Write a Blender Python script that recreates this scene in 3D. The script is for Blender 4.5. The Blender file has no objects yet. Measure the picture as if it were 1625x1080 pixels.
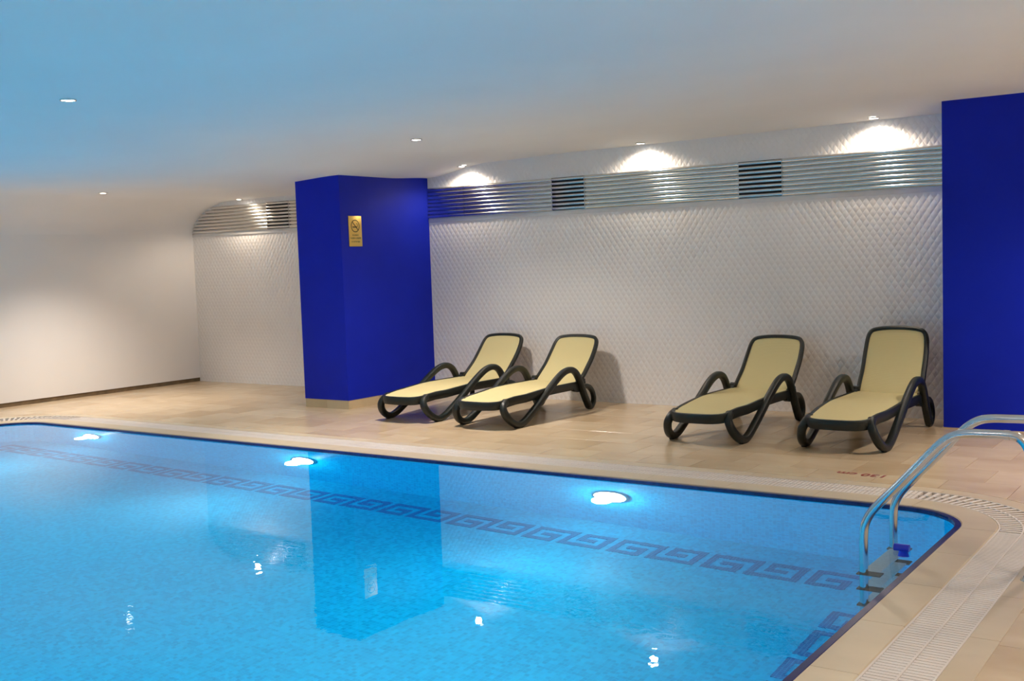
import bpy, bmesh, math, random
from mathutils import Vector, Matrix

scene = bpy.context.scene
COL = scene.collection
random.seed(7)
PI = math.pi

# ------------------------------------------------------------------ camera
YAW, PITCH, ROLL, EYE, FPX = -0.611452, 0.0722764, -0.034574, 1.62, 1743.976
cy, sy, cp, sp = math.cos(YAW), math.sin(YAW), math.cos(PITCH), math.sin(PITCH)
fwd = Vector((sy * cp, cy * cp, -sp))
rgt = Vector((cy, -sy, 0))
upv = rgt.cross(fwd)
cr, sr = math.cos(ROLL), math.sin(ROLL)
r2 = cr * rgt + sr * upv
u2 = -sr * rgt + cr * upv
cam_data = bpy.data.cameras.new('camera')
cam = bpy.data.objects.new('camera', cam_data)
COL.objects.link(cam)
M = Matrix((r2, u2, -fwd)).transposed().to_4x4()
M.translation = Vector((0, 0, EYE))
cam.matrix_world = M
cam_data.sensor_width = 36.0
cam_data.sensor_fit = 'HORIZONTAL'
cam_data.lens = FPX * 36.0 / 1625.0
cam_data.clip_start = 0.05
cam_data.clip_end = 200
scene.camera = cam

# ------------------------------------------------------------------ light levels, world, exposure
WALL_LAMP_W = 33.0       # halogen downlights close to the long wall
ROOM_LAMP_W = 395.0      # halogen downlights over deck and pool
POOL_LAMP_W = 138.0      # underwater lamps
WARM = (1.0, 0.87, 0.755)
world = bpy.data.worlds.new('world')
scene.world = world
world.use_nodes = True
world.node_tree.nodes['Background'].inputs[0].default_value = (0.5, 0.5, 0.5, 1)
world.node_tree.nodes['Background'].inputs[1].default_value = 0.0
scene.view_settings.view_transform = 'Standard'
scene.view_settings.look = 'None'
scene.view_settings.gamma = 1.0
scene.view_settings.exposure = 0.0
scene.view_settings.use_curve_mapping = False
scene.cycles.use_denoising = True
scene.cycles.max_bounces = 10
scene.cycles.diffuse_bounces = 4
scene.cycles.glossy_bounces = 4
scene.cycles.transmission_bounces = 5
scene.cycles.use_adaptive_sampling = True
scene.cycles.adaptive_threshold = 0.04
scene.cycles.sample_clamp_indirect = 6.0
scene.cycles.blur_glossy = 0.3

# ------------------------------------------------------------------ dimensions (metres)
XL, XR, YB, YF = -13.14, 5.0, 10.65, -4.6       # room: left, right, long wall, wall behind camera
PX0, PX1, PY0, PY1 = -11.78, -1.52, -2.6, 6.98  # pool opening
PDEPTH, WATER = -1.30, -0.020
STRIP0, STRIP1 = 2.172, 2.546


# ------------------------------------------------------------------ materials
def new_mat(name):
    m = bpy.data.materials.new(name)
    m.use_nodes = True
    nt = m.node_tree
    b = nt.nodes['Principled BSDF']
    return m, nt, b


def N(nt, kind, **kw):
    n = nt.nodes.new(kind)
    for k, v in kw.items():
        setattr(n, k, v)
    return n


def ramp(nt, fac, stops):
    r = nt.nodes.new('ShaderNodeValToRGB')
    while len(r.color_ramp.elements) < len(stops):
        r.color_ramp.elements.new(0.5)
    for e, (p, c) in zip(r.color_ramp.elements, stops):
        e.position = p
        e.color = (*c, 1)
    nt.links.new(fac, r.inputs[0])
    return r.outputs[0]


def coords(nt, scale=(1, 1, 1), out='Object'):
    tc = N(nt, 'ShaderNodeTexCoord')
    mp = N(nt, 'ShaderNodeMapping')
    mp.inputs['Scale'].default_value = scale
    nt.links.new(tc.outputs[out], mp.inputs[0])
    return mp.outputs[0]


def world_coords(nt, scale=(1, 1, 1)):
    g = N(nt, 'ShaderNodeNewGeometry')
    mp = N(nt, 'ShaderNodeMapping')
    mp.inputs['Scale'].default_value = scale
    nt.links.new(g.outputs['Position'], mp.inputs[0])
    return mp.outputs[0]


def noise(nt, vec, scale, detail=3, rough=0.55, dist=0.0):
    n = N(nt, 'ShaderNodeTexNoise')
    n.inputs['Scale'].default_value = scale
    n.inputs['Detail'].default_value = detail
    n.inputs['Roughness'].default_value = rough
    n.inputs['Distortion'].default_value = dist
    nt.links.new(vec, n.inputs['Vector'])
    return n.outputs['Fac']


def math_node(nt, op, a, b=None):
    n = N(nt, 'ShaderNodeMath', operation=op)
    for i, v in enumerate((a, b)):
        if v is None:
            continue
        if isinstance(v, (int, float)):
            n.inputs[i].default_value = v
        else:
            nt.links.new(v, n.inputs[i])
    return n.outputs[0]


def bump(nt, b, height, strength, distance):
    n = N(nt, 'ShaderNodeBump')
    n.inputs['Strength'].default_value = strength
    n.inputs['Distance'].default_value = distance
    nt.links.new(height, n.inputs['Height'])
    nt.links.new(n.outputs[0], b.inputs['Normal'])
    return n


def simple(name, col, rough=0.5, metal=0.0, spec=0.5, var=0.0, vscale=8.0, bumpd=0.0):
    m, nt, b = new_mat(name)
    b.inputs['Roughness'].default_value = rough
    b.inputs['Metallic'].default_value = metal
    b.inputs['Specular IOR Level'].default_value = spec
    b.inputs['Base Color'].default_value = (*col, 1)
    if var or bumpd:
        f = noise(nt, coords(nt), vscale)
        if var:
            lo = tuple(max(0, c * (1 - var)) for c in col)
            hi = tuple(min(1, c * (1 + var)) for c in col)
            nt.links.new(ramp(nt, f, [(0.3, lo), (0.7, hi)]), b.inputs['Base Color'])
        if bumpd:
            bump(nt, b, f, 0.5, bumpd)
    return m


MAT = {}
MAT['plaster'] = simple('white_plaster', (0.82, 0.80, 0.78), 0.75, var=0.03, vscale=1.2, bumpd=0.001)
MAT['ceiling'] = simple('ceiling_paint', (0.82, 0.80, 0.78), 0.85, var=0.02, vscale=0.8)
MAT['trim'] = simple('satin_white_trim', (0.70, 0.70, 0.70), 0.45, var=0.03)
MAT['blue'] = simple('royal_blue_paint', (0.004, 0.016, 0.42), 0.5, spec=0.16, var=0.05, vscale=2.5, bumpd=0.0015)
MAT['dark_void'] = simple('duct_black', (0.008, 0.008, 0.009), 0.8)
MAT['brown_base'] = simple('brown_skirting', (0.17, 0.115, 0.06), 0.6, var=0.25, vscale=9)
MAT['frame'] = simple('dark_resin', (0.009, 0.013, 0.012), 0.42, spec=0.4, var=0.15, vscale=30)
MAT['rubber'] = simple('black_rubber', (0.008, 0.008, 0.008), 0.7)
MAT['steel'] = simple('polished_steel', (0.66, 0.66, 0.66), 0.16, metal=1.0)
MAT['chrome_ring'] = simple('lamp_ring_metal', (0.75, 0.74, 0.72), 0.25, metal=1.0)
MAT['blue_plastic'] = simple('blue_plastic', (0.01, 0.02, 0.42), 0.3)
MAT['red_print'] = simple('red_depth_print', (0.19, 0.010, 0.005), 0.5, var=0.2, vscale=60)
MAT['plaque_print'] = simple('dark_engraving', (0.05, 0.028, 0.008), 0.5)
MAT['grating'] = simple('white_plastic_grating', (0.66, 0.60, 0.55), 0.45, var=0.04, vscale=3)
MAT['grout'] = simple('floor_grout', (0.40, 0.30, 0.19), 0.8, var=0.1)
MAT['navy_tile'] = simple('navy_edge_tile', (0.012, 0.016, 0.10), 0.25, var=0.3, vscale=40)
MAT['step'] = simple('grey_ladder_tread', (0.50, 0.50, 0.50), 0.4, var=0.1, vscale=50, bumpd=0.001)


def mat_emit(name, col, strength):
    m, nt, b = new_mat(name)
    b.inputs['Base Color'].default_value = (*col, 1)
    b.inputs['Emission Color'].default_value = (*col, 1)
    b.inputs['Emission Strength'].default_value = strength
    return m


MAT['bulb'] = mat_emit('halogen_glow', (1.0, 0.92, 0.82), 28.0)
MAT['pool_lens'] = mat_emit('pool_lamp_glow', (0.86, 0.97, 1.0), 30.0)


def mat_embossed():
    m, nt, b = new_mat('embossed_white_panel')
    b.inputs['Roughness'].default_value = 0.33
    b.inputs['Specular IOR Level'].default_value = 0.5
    v = world_coords(nt)
    sep = N(nt, 'ShaderNodeSeparateXYZ')
    nt.links.new(v, sep.inputs[0])
    cx = math_node(nt, 'COSINE', math_node(nt, 'MULTIPLY', sep.outputs[0], 2 * PI / 0.066))
    cz = math_node(nt, 'COSINE', math_node(nt, 'MULTIPLY', sep.outputs[2], 2 * PI / 0.098))
    h = math_node(nt, 'ABSOLUTE', math_node(nt, 'SUBTRACT', cx, cz))
    h = math_node(nt, 'POWER', math_node(nt, 'MULTIPLY', h, 0.5), 0.7)
    bump(nt, b, h, 0.55, 0.007)
    f = noise(nt, v, 1.3, 2)
    nt.links.new(ramp(nt, f, [(0.3, (0.82, 0.80, 0.785)), (0.7, (0.86, 0.84, 0.825))]), b.inputs['Base Color'])
    return m


MAT['embossed'] = mat_embossed()


def mat_stone(name, a, c, d, rough=0.3, coat=0.0, rnd=0.25):
    """honed beige limestone, each slab with its own tone and offset veining"""
    m, nt, b = new_mat(name)
    b.inputs['Roughness'].default_value = rough
    info = N(nt, 'ShaderNodeObjectInfo')
    g = world_coords(nt, (0.8, 1.7, 1.0))
    off = N(nt, 'ShaderNodeVectorMath', operation='MULTIPLY_ADD')
    comb = N(nt, 'ShaderNodeCombineXYZ')
    nt.links.new(info.outputs['Random'], comb.inputs[2])
    off.inputs[1].default_value = (0, 0, 9)
    nt.links.new(comb.outputs[0], off.inputs[0])
    nt.links.new(g, off.inputs[2])
    f1 = noise(nt, off.outputs[0], 0.9, 2, 0.45, 0.4)
    f2 = noise(nt, off.outputs[0], 4.0, 2, 0.5, 0.4)
    f = math_node(nt, 'ADD', math_node(nt, 'MULTIPLY', f1, 0.7), math_node(nt, 'MULTIPLY', f2, 0.3))
    f = math_node(nt, 'ADD', f, math_node(nt, 'MULTIPLY', math_node(nt, 'SUBTRACT', info.outputs['Random'], 0.5), rnd))
    nt.links.new(ramp(nt, f, [(0.28, a), (0.5, c), (0.72, d)]), b.inputs['Base Color'])
    return m


MAT['deck'] = mat_stone('beige_limestone_tile', (0.47, 0.345, 0.21), (0.555, 0.43, 0.28), (0.63, 0.505, 0.345), 0.24, rnd=0.26)
MAT['coping'] = mat_stone('pale_coping_stone', (0.50, 0.40, 0.27), (0.56, 0.46, 0.32), (0.62, 0.52, 0.37), 0.34, rnd=0.10)
MAT['skirt'] = mat_stone('beige_skirting_stone', (0.44, 0.33, 0.19), (0.52, 0.41, 0.25), (0.58, 0.46, 0.30), 0.35, rnd=0.1)


def mat_mosaic(name, lo, hi, mort, size=0.028, out='UV'):
    m, nt, b = new_mat(name)
    b.inputs['Roughness'].default_value = 0.35
    b.inputs['Specular IOR Level'].default_value = 0.05
    v = coords(nt, (1, 1, 1), out)
    br = N(nt, 'ShaderNodeTexBrick')
    br.offset = 0.0
    br.squash = 1.0
    br.inputs['Scale'].default_value = 1.0
    br.inputs['Brick Width'].default_value = size
    br.inputs['Row Height'].default_value = size
    br.inputs['Mortar Size'].default_value = 0.0016
    br.inputs['Mortar Smooth'].default_value = 0.3
    br.inputs['Color1'].default_value = (*lo, 1)
    br.inputs['Color2'].default_value = (*hi, 1)
    br.inputs['Mortar'].default_value = (*mort, 1)
    nt.links.new(v, br.inputs['Vector'])
    nt.links.new(br.outputs['Color'], b.inputs['Base Color'])
    return m


MAT['mosaic'] = mat_mosaic('blue_pool_mosaic', (0.001, 0.39, 0.69), (0.002, 0.55, 0.87), (0.008, 0.56, 0.84))
MAT['key'] = mat_mosaic('dark_blue_key_mosaic', (0.010, 0.15, 0.40), (0.018, 0.20, 0.48), (0.05, 0.38, 0.64), 0.022, 'Object')


def mat_water():
    m, nt, b = new_mat('pool_water')
    nt.nodes.remove(b)
    g = N(nt, 'ShaderNodeBsdfGlass')
    g.inputs['IOR'].default_value = 1.333
    g.inputs['Roughness'].default_value = 0.0
    g.inputs['Color'].default_value = (0.88, 0.985, 1.0, 1)
    v = world_coords(nt)
    # calm water: a slow swell, a fine ripple that is stronger in some patches
    f1 = noise(nt, v, 1.1, 2, 0.5, 0.4)
    f2 = noise(nt, v, 9.0, 3, 0.55, 0.6)
    patch = N(nt, 'ShaderNodeMapRange')
    patch.inputs['From Min'].default_value = 0.46
    patch.inputs['From Max'].default_value = 0.66
    patch.inputs['To Min'].default_value = 0.10
    nt.links.new(noise(nt, v, 0.55, 1), patch.inputs[0])
    h = math_node(nt, 'ADD', math_node(nt, 'MULTIPLY', f1, 0.09),
                  math_node(nt, 'MULTIPLY', math_node(nt, 'MULTIPLY', f2, 0.35), patch.outputs[0]))
    bp = N(nt, 'ShaderNodeBump')
    bp.inputs['Strength'].default_value = 1.0
    bp.inputs['Distance'].default_value = 0.0022
    nt.links.new(h, bp.inputs['Height'])
    nt.links.new(bp.outputs[0], g.inputs['Normal'])
    nt.links.new(g.outputs[0], nt.nodes['Material Output'].inputs['Surface'])
    return m


MAT['water'] = mat_water()


def mat_alu():
    m, nt, b = new_mat('brushed_aluminium')
    b.inputs['Metallic'].default_value = 1.0
    b.inputs['Base Color'].default_value = (0.74, 0.73, 0.70, 1)
    v = world_coords(nt, (0.6, 30, 60))
    f = noise(nt, v, 4.0, 3)
    rr = N(nt, 'ShaderNodeMapRange')
    rr.inputs['To Min'].default_value = 0.17
    rr.inputs['To Max'].default_value = 0.24
    nt.links.new(f, rr.inputs[0])
    nt.links.new(rr.outputs[0], b.inputs['Roughness'])
    return m


MAT['alu'] = mat_alu()


def mat_gold():
    m, nt, b = new_mat('polished_brass_plate')
    b.inputs['Metallic'].default_value = 1.0
    b.inputs['Base Color'].default_value = (0.92, 0.63, 0.18, 1)
    b.inputs['Roughness'].default_value = 0.34
    f = noise(nt, coords(nt, (1, 4, 1)), 12, 2)
    bump(nt, b, f, 0.3, 0.001)
    return m


MAT['gold'] = mat_gold()


def mat_sling():
    m, nt, b = new_mat('beige_mesh_fabric')
    b.inputs['Roughness'].default_value = 0.7
    b.inputs['Specular IOR Level'].default_value = 0.2
    v = coords(nt)
    w1 = N(nt, 'ShaderNodeTexWave', wave_type='BANDS', bands_direction='X')
    w1.inputs['Scale'].default_value = 60
    w2 = N(nt, 'ShaderNodeTexWave', wave_type='BANDS', bands_direction='Y')
    w2.inputs['Scale'].default_value = 60
    nt.links.new(v, w1.inputs['Vector'])
    nt.links.new(v, w2.inputs['Vector'])
    f = math_node(nt, 'MULTIPLY', math_node(nt, 'ADD', w1.outputs['Fac'], w2.outputs['Fac']), 0.5)
    nt.links.new(ramp(nt, f, [(0.0, (0.54, 0.465, 0.225)), (1.0, (0.65, 0.565, 0.305))]), b.inputs['Base Color'])
    bump(nt, b, f, 0.4, 0.0015)
    return m


MAT['sling'] = mat_sling()


# ------------------------------------------------------------------ mesh helpers
def mesh_obj(name, verts, faces, mat, parent=None, smooth=False, uvs=None):
    me = bpy.data.meshes.new(name)
    me.from_pydata([tuple(v) for v in verts], [], faces)
    me.update()
    if uvs is not None:
        ul = me.uv_layers.new(name='UVMap')
        for li, loop in enumerate(me.loops):
            ul.data[li].uv = uvs[loop.vertex_index]
    o = bpy.data.objects.new(name, me)
    COL.objects.link(o)
    if mat is not None:
        me.materials.append(MAT[mat] if isinstance(mat, str) else mat)
    if smooth:
        for p in me.polygons:
            p.use_smooth = True
    if parent is not None:
        o.parent = parent
    return o


def bm_obj(name, bm, mat, parent=None, smooth=False):
    me = bpy.data.meshes.new(name)
    bmesh.ops.recalc_face_normals(bm, faces=bm.faces)
    bm.to_mesh(me)
    bm.free()
    o = bpy.data.objects.new(name, me)
    COL.objects.link(o)
    me.materials.append(MAT[mat] if isinstance(mat, str) else mat)
    if smooth:
        for p in me.polygons:
            p.use_smooth = True
        try:
            me.set_sharp_from_angle(angle=math.radians(38))
        except Exception:
            pass
    if parent is not None:
        o.parent = parent
    return o


def bm_box(bm, lo, hi, bev=0.0, seg=2):
    r = bmesh.ops.create_cube(bm, size=1.0)
    vs = r['verts']
    for v in vs:
        v.co = Vector([(lo[i] + hi[i]) / 2 + v.co[i] * (hi[i] - lo[i]) for i in range(3)])
    if bev:
        es = list({e for v in vs for e in v.link_edges})
        bmesh.ops.bevel(bm, geom=es, offset=bev, segments=seg, affect='EDGES', profile=0.5)


def box_obj(name, lo, hi, mat, parent=None, bev=0.0, seg=2):
    bm = bmesh.new()
    bm_box(bm, lo, hi, bev, seg)
    return bm_obj(name, bm, mat, parent, smooth=bev > 0)


def bm_cyl(bm, p0, p1, r0, r1=None, n=20, cap=True):
    r1 = r0 if r1 is None else r1
    p0, p1 = Vector(p0), Vector(p1)
    ax = (p1 - p0).normalized()
    q = ax.to_track_quat('Z', 'Y')
    ring = []
    for p, r in ((p0, r0), (p1, r1)):
        ring.append([bm.verts.new(p + q @ Vector((r * math.cos(2 * PI * i / n), r * math.sin(2 * PI * i / n), 0))) for i in range(n)])
    for i in range(n):
        j = (i + 1) % n
        bm.faces.new((ring[0][i], ring[0][j], ring[1][j], ring[1][i]))
    if cap:
        bm.faces.new(ring[0][::-1])
        bm.faces.new(ring[1])


def catmull(pts, n=8, closed=False):
    P = [Vector(p) for p in pts]
    out = []
    m = len(P)
    rng = range(m) if closed else range(m - 1)
    for i in rng:
        if closed:
            a, b, c, d = P[(i - 1) % m], P[i], P[(i + 1) % m], P[(i + 2) % m]
        else:
            b, c = P[i], P[i + 1]
            a = P[i - 1] if i > 0 else b * 2 - c
            d = P[i + 2] if i + 2 < m else c * 2 - b
        for k in range(n):
            t = k / n
            out.append(0.5 * ((2 * b) + (c - a) * t + (2 * a - 5 * b + 4 * c - d) * t * t + (3 * b - a - 3 * c + d) * t ** 3))
    if not closed:
        out.append(P[-1])
    return out


def round_section(w, h, n=12, p=3.0):
    """superellipse cross-section, half sizes w/2, h/2"""
    s = []
    for i in range(n):
        a = 2 * PI * i / n + PI / n
        c, d = math.cos(a), math.sin(a)
        s.append((w / 2 * math.copysign(abs(c) ** (2 / p), c), h / 2 * math.copysign(abs(d) ** (2 / p), d)))
    return s


def bm_sweep(bm, path, section, side=None, closed=False, cap=True, scale=None):
    """sweep section (a along `side`, b along the second normal); side: fixed vector or None for a rotating frame"""
    m = len(path)
    rings = []
    prev = None
    for i, p in enumerate(path):
        if closed:
            t = (path[(i + 1) % m] - path[(i - 1) % m]).normalized()
        else:
            t = (path[min(i + 1, m - 1)] - path[max(i - 1, 0)]).normalized()
        if side is not None:
            s = Vector(side)
            s = (s - t * s.dot(t)).normalized()
        else:
            if prev is None:
                ref = Vector((0, 0, 1)) if abs(t.z) < 0.9 else Vector((1, 0, 0))
                s = (ref - t * ref.dot(t)).normalized()
            else:
                s = (prev - t * prev.dot(t)).normalized()
            prev = s
        b = t.cross(s)
        k = 1.0 if scale is None else scale[i]
        rings.append([bm.verts.new(p + s * (a * k) + b * (c * k)) for a, c in section])
    n = len(section)
    for i in range(m if closed else m - 1):
        A, B = rings[i], rings[(i + 1) % m]
        for j in range(n):
            k = (j + 1) % n
            bm.faces.new((A[j], A[k], B[k], B[j]))
    if cap and not closed:
        bm.faces.new(rings[0][::-1])
        bm.faces.new(rings[-1])


def empty(name, loc=(0, 0, 0), rz=0.0):
    o = bpy.data.objects.new(name, None)
    COL.objects.link(o)
    o.location = loc
    o.rotation_euler = (0, 0, rz)
    o.empty_display_size = 0.1
    return o


def tag(o, label=None, cat=None, group=None, kind=None):
    if label:
        o['label'] = label
    if cat:
        o['category'] = cat
    if group:
        o['group'] = group
    if kind:
        o['kind'] = kind
    return o


def link_copy(src, parent=None):
    c = src.copy()
    COL.objects.link(c)
    c.parent = parent
    return c


def copy_tree(src, parent=None):
    c = link_copy(src, parent)
    for ch in src.children:
        copy_tree(ch, c)
    return c


# ------------------------------------------------------------------ ceiling shape
def lerp_table(tab, x):
    if x <= tab[0][0]:
        return tab[0][1]
    for (a, b), (c, d) in zip(tab, tab[1:]):
        if x <= c:
            t = (x - a) / (c - a)
            t = t * t * (3 - 2 * t)
            return b + (d - b) * t
    return tab[-1][1]


C_IN = [(-9.6, 2.610), (-8.66, 2.645), (-7.5, 2.80), (-5.0, 2.86), (-2.5, 2.90)]
C_WALL = [(-9.6, 2.610), (-8.66, 2.672), (-7.7, 2.795), (-6.4, 2.815), (-2.6, 2.83)]


def ceil_z(x, y):
    a, b = lerp_table(C_IN, x), lerp_table(C_WALL, x)
    t = min(1, max(0, (YB - y) / 0.75))
    t = t * t * (3 - 2 * t)
    return b + (a - b) * t


def cove_x(z):
    """X of the coved upper left wall at height z"""
    if z <= 2.17:
        return XL
    s = min(1, (z - 2.17) / 0.44)
    return XL + 0.95 * (1 - math.sqrt(1 - s * s))


def build_room():
    # long wall with the embossed cladding (thick slab, front face at YB)
    o = box_obj('wall_back', (XL - 0.2, YB, -0.2), (XR + 0.2, YB + 0.2, 3.1), 'embossed')
    tag(o, 'white embossed wall behind the loungers', kind='structure')
    o = box_obj('wall_left', (XL - 0.2, YF, 0.055), (XL, YB, 2.17), 'ceiling')
    tag(o, 'plain white wall curving up into the ceiling', kind='structure')
    o = box_obj('wall_right', (XR, YF, -0.2), (XR + 0.2, YB, 3.1), 'plaster')
    tag(o, 'plain white side wall', kind='structure')
    o = box_obj('wall_front', (XL - 0.2, YF - 0.2, -0.2), (XR + 0.2, YF, 3.1), 'plaster')
    tag(o, 'plain white wall opposite the long wall', kind='structure')
    # ceiling: cove on the left, soft step near the first column, curved edge along the long wall
    xs = [XL + 0.95 * (1 - math.cos(a)) for a in [i * PI / 2 / 14 for i in range(14)]]
    zs = [2.17 + 0.44 * math.sin(i * PI / 2 / 14) for i in range(14)]
    xr = []
    x = XL + 0.95
    while x < XR:
        xr.append(x)
        x += 0.14 if -9.8 < x < -6.5 else 0.45
    xr.append(XR)
    ys = [YB - 0.75 * (i / 8) for i in range(9)] + [9.2, 7, 4, 1, -2, YF]
    V, F = [], []
    for y in ys:
        for xx, zz in zip(xs, zs):
            V.append((xx, y, zz))
        for xx in xr:
            V.append((xx, y, ceil_z(xx, y)))
    n = len(xs) + len(xr)
    for j in range(len(ys) - 1):
        for i in range(n - 1):
            F.append((j * n + i, (j + 1) * n + i, (j + 1) * n + i + 1, j * n + i + 1))
    # closed slab: upper skin
    base = len(V)
    top = 3.1
    V += [(XL - 0.2, YB, 2.17), (XL - 0.2, YF, 2.17), (XL - 0.2, YB, top), (XL - 0.2, YF, top), (XR, YB, top), (XR, YF, top)]
    F += [(base + 2, base + 4, base + 5, base + 3), (base, base + 2, base + 3, base + 1)]
    o = mesh_obj('ceiling', V, F, 'ceiling', smooth=True)
    tag(o, 'smooth white ceiling tinted blue by the pool', kind='structure')
    # brown stone strip under the left wall
    o = box_obj('baseboard_left', (XL - 0.05, YF, -0.01), (XL - 0.012, YB, 0.055), 'brown_base')
    tag(o, 'narrow brown strip below the plain white wall', kind='structure')


build_room()


# ------------------------------------------------------------------ columns
def column(name, x0, x1, y0, z_bot, label, skirting):
    t = empty(name, ((x0 + x1) / 2, (y0 + YB) / 2, 0))
    tag(t, label, kind='structure')
    cx, cyy = t.location.x, t.location.y
    bm = bmesh.new()
    nx, ny = 6, 6
    ring = []
    pts = [(x0 + (x1 - x0) * i / nx, y0) for i in range(nx)] + [(x1, y0 + (YB - y0) * i / ny) for i in range(ny + 1)] + [(x0, YB)]
    lo = [bm.verts.new((px - cx, py - cyy, z_bot)) for px, py in pts]
    hi = [bm.verts.new((px - cx, py - cyy, ceil_z(px, py) + 0.03)) for px, py in pts]
    m = len(pts)
    for i in range(m):
        j = (i + 1) % m
        bm.faces.new((lo[i], lo[j], hi[j], hi[i]))
    bm.faces.new(lo[::-1])
    bm.faces.new(hi)
    bm_obj('shaft', bm, 'blue', t)
    if skirting:
        g = 0.003
        for (a, b, c, d) in [(x0 + g, x0 + (x1 - x0) / 2 - 0.001, y0 + g, y0 + 0.02), (x0 + (x1 - x0) / 2 + 0.001, x1 - g, y0 + g, y0 + 0.02)]:
            box_obj('skirting_stone', (a - cx, c - cyy, 0), (b - cx, d - cyy, z_bot), 'skirt', t)
        yy = y0 + 0.02
        while yy < YB - 0.05:
            y2 = min(yy + 0.5, YB)
            box_obj('skirting_stone', (x1 - 0.02 - cx, yy + 0.001 - cyy, 0), (x1 - g - cx, y2 - 0.001 - cyy, z_bot), 'skirt', t)
            box_obj('skirting_stone', (x0 + g - cx, yy + 0.001 - cyy, 0), (x0 + 0.02 - cx, y2 - 0.001 - cyy, z_bot), 'skirt', t)
            yy = y2
    else:
        box_obj('base_joint', (x0 - 0.012 - cx, y0 - 0.012 - cyy, 0), (x1 + 0.012 - cx, YB - cyy, z_bot), 'skirt', t)
    return t


column('column', -9.35, -8.66, 9.08, 0.10, 'royal blue square column carrying the brass plate', True)
column('column', -2.45, -1.45, 10.16, 0.008, 'royal blue column next to the rightmost lounger', False)


# ------------------------------------------------------------------ pool outline helpers
def outline(off, nseg=12):
    """rounded pool rectangle pushed outwards by off; list of (x, y), counter-clockwise from the near right corner"""
    out = []
    for (cx_, cy_, r, a0) in [(PX1 - 0.42, PY1 - 0.42, 0.42, 0), (PX0 + 0.48, PY1 - 0.48, 0.48, 90),
                              (PX0 + 0.48, PY0 + 0.48, 0.48, 180), (PX1 - 0.48, PY0 + 0.48, 0.48, 270)]:
        for i in range(nseg + 1):
            a = math.radians(a0 + 90 * i / nseg)
            out.append((cx_ + (r + off) * math.cos(a), cy_ + (r + off) * math.sin(a)))
    return out


def resample(seg_len):
    """walk the pool edge; returns list of stations (point, outward normal) about seg_len apart, corners kept"""
    stations = []
    base = outline(0, 12)
    outer = outline(1.0, 12)
    m = len(base)
    for i in range(m):
        a, b = Vector(base[i]), Vector(base[(i + 1) % m])
        na, nb = Vector(outer[i]) - a, Vector(outer[(i + 1) % m]) - b
        L = (b - a).length
        k = max(1, round(L / seg_len))
        for j in range(k):
            t = j / k
            stations.append((a.lerp(b, t), na.lerp(nb, t).normalized()))
    return stations


def ring_piece(name, sts, o0, o1, z0, z1, mat, parent, gap=0.0, bev=0.004):
    """a closed block between two offsets from the pool edge along the stations given"""
    V, F = [], []
    n = len(sts)
    for (p, nn) in sts:
        for o, z in ((o0, z0), (o0, z1 - bev), (o0 + bev, z1), (o1 - bev, z1), (o1, z1 - bev), (o1, z0)):
            V.append((p.x + nn.x * o, p.y + nn.y * o, z))
    for i in range(n - 1):
        for j in range(6):
            k = (j + 1) % 6
            F.append((i * 6 + j, i * 6 + k, (i + 1) * 6 + k, (i + 1) * 6 + j))
    F.append(tuple(range(5, -1, -1)))
    F.append(tuple((n - 1) * 6 + j for j in range(6)))
    return mesh_obj(name, V, F, mat, parent)


# ------------------------------------------------------------------ pool basin, coping, grating
def in_rounded(x, y, off):
    """inside the pool outline pushed out by off"""
    x0, x1, y0, y1 = PX0 - off, PX1 + off, PY0 - off, PY1 + off
    if not (x0 < x < x1 and y0 < y < y1):
        return False
    for cx_, cy_, r, sx, sy_ in [(PX1 - 0.42, PY1 - 0.42, 0.42, 1, 1), (PX0 + 0.48, PY1 - 0.48, 0.48, -1, 1),
                                 (PX0 + 0.48, PY0 + 0.48, 0.48, -1, -1), (PX1 - 0.48, PY0 + 0.48, 0.48, 1, -1)]:
        if (x - cx_) * sx > 0 and (y - cy_) * sy_ > 0:
            return (x - cx_) ** 2 + (y - cy_) ** 2 < (r + off) ** 2
    return True


COPE, GR0, GR1, BORD = 0.22, 0.22, 0.48, 0.60


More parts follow.
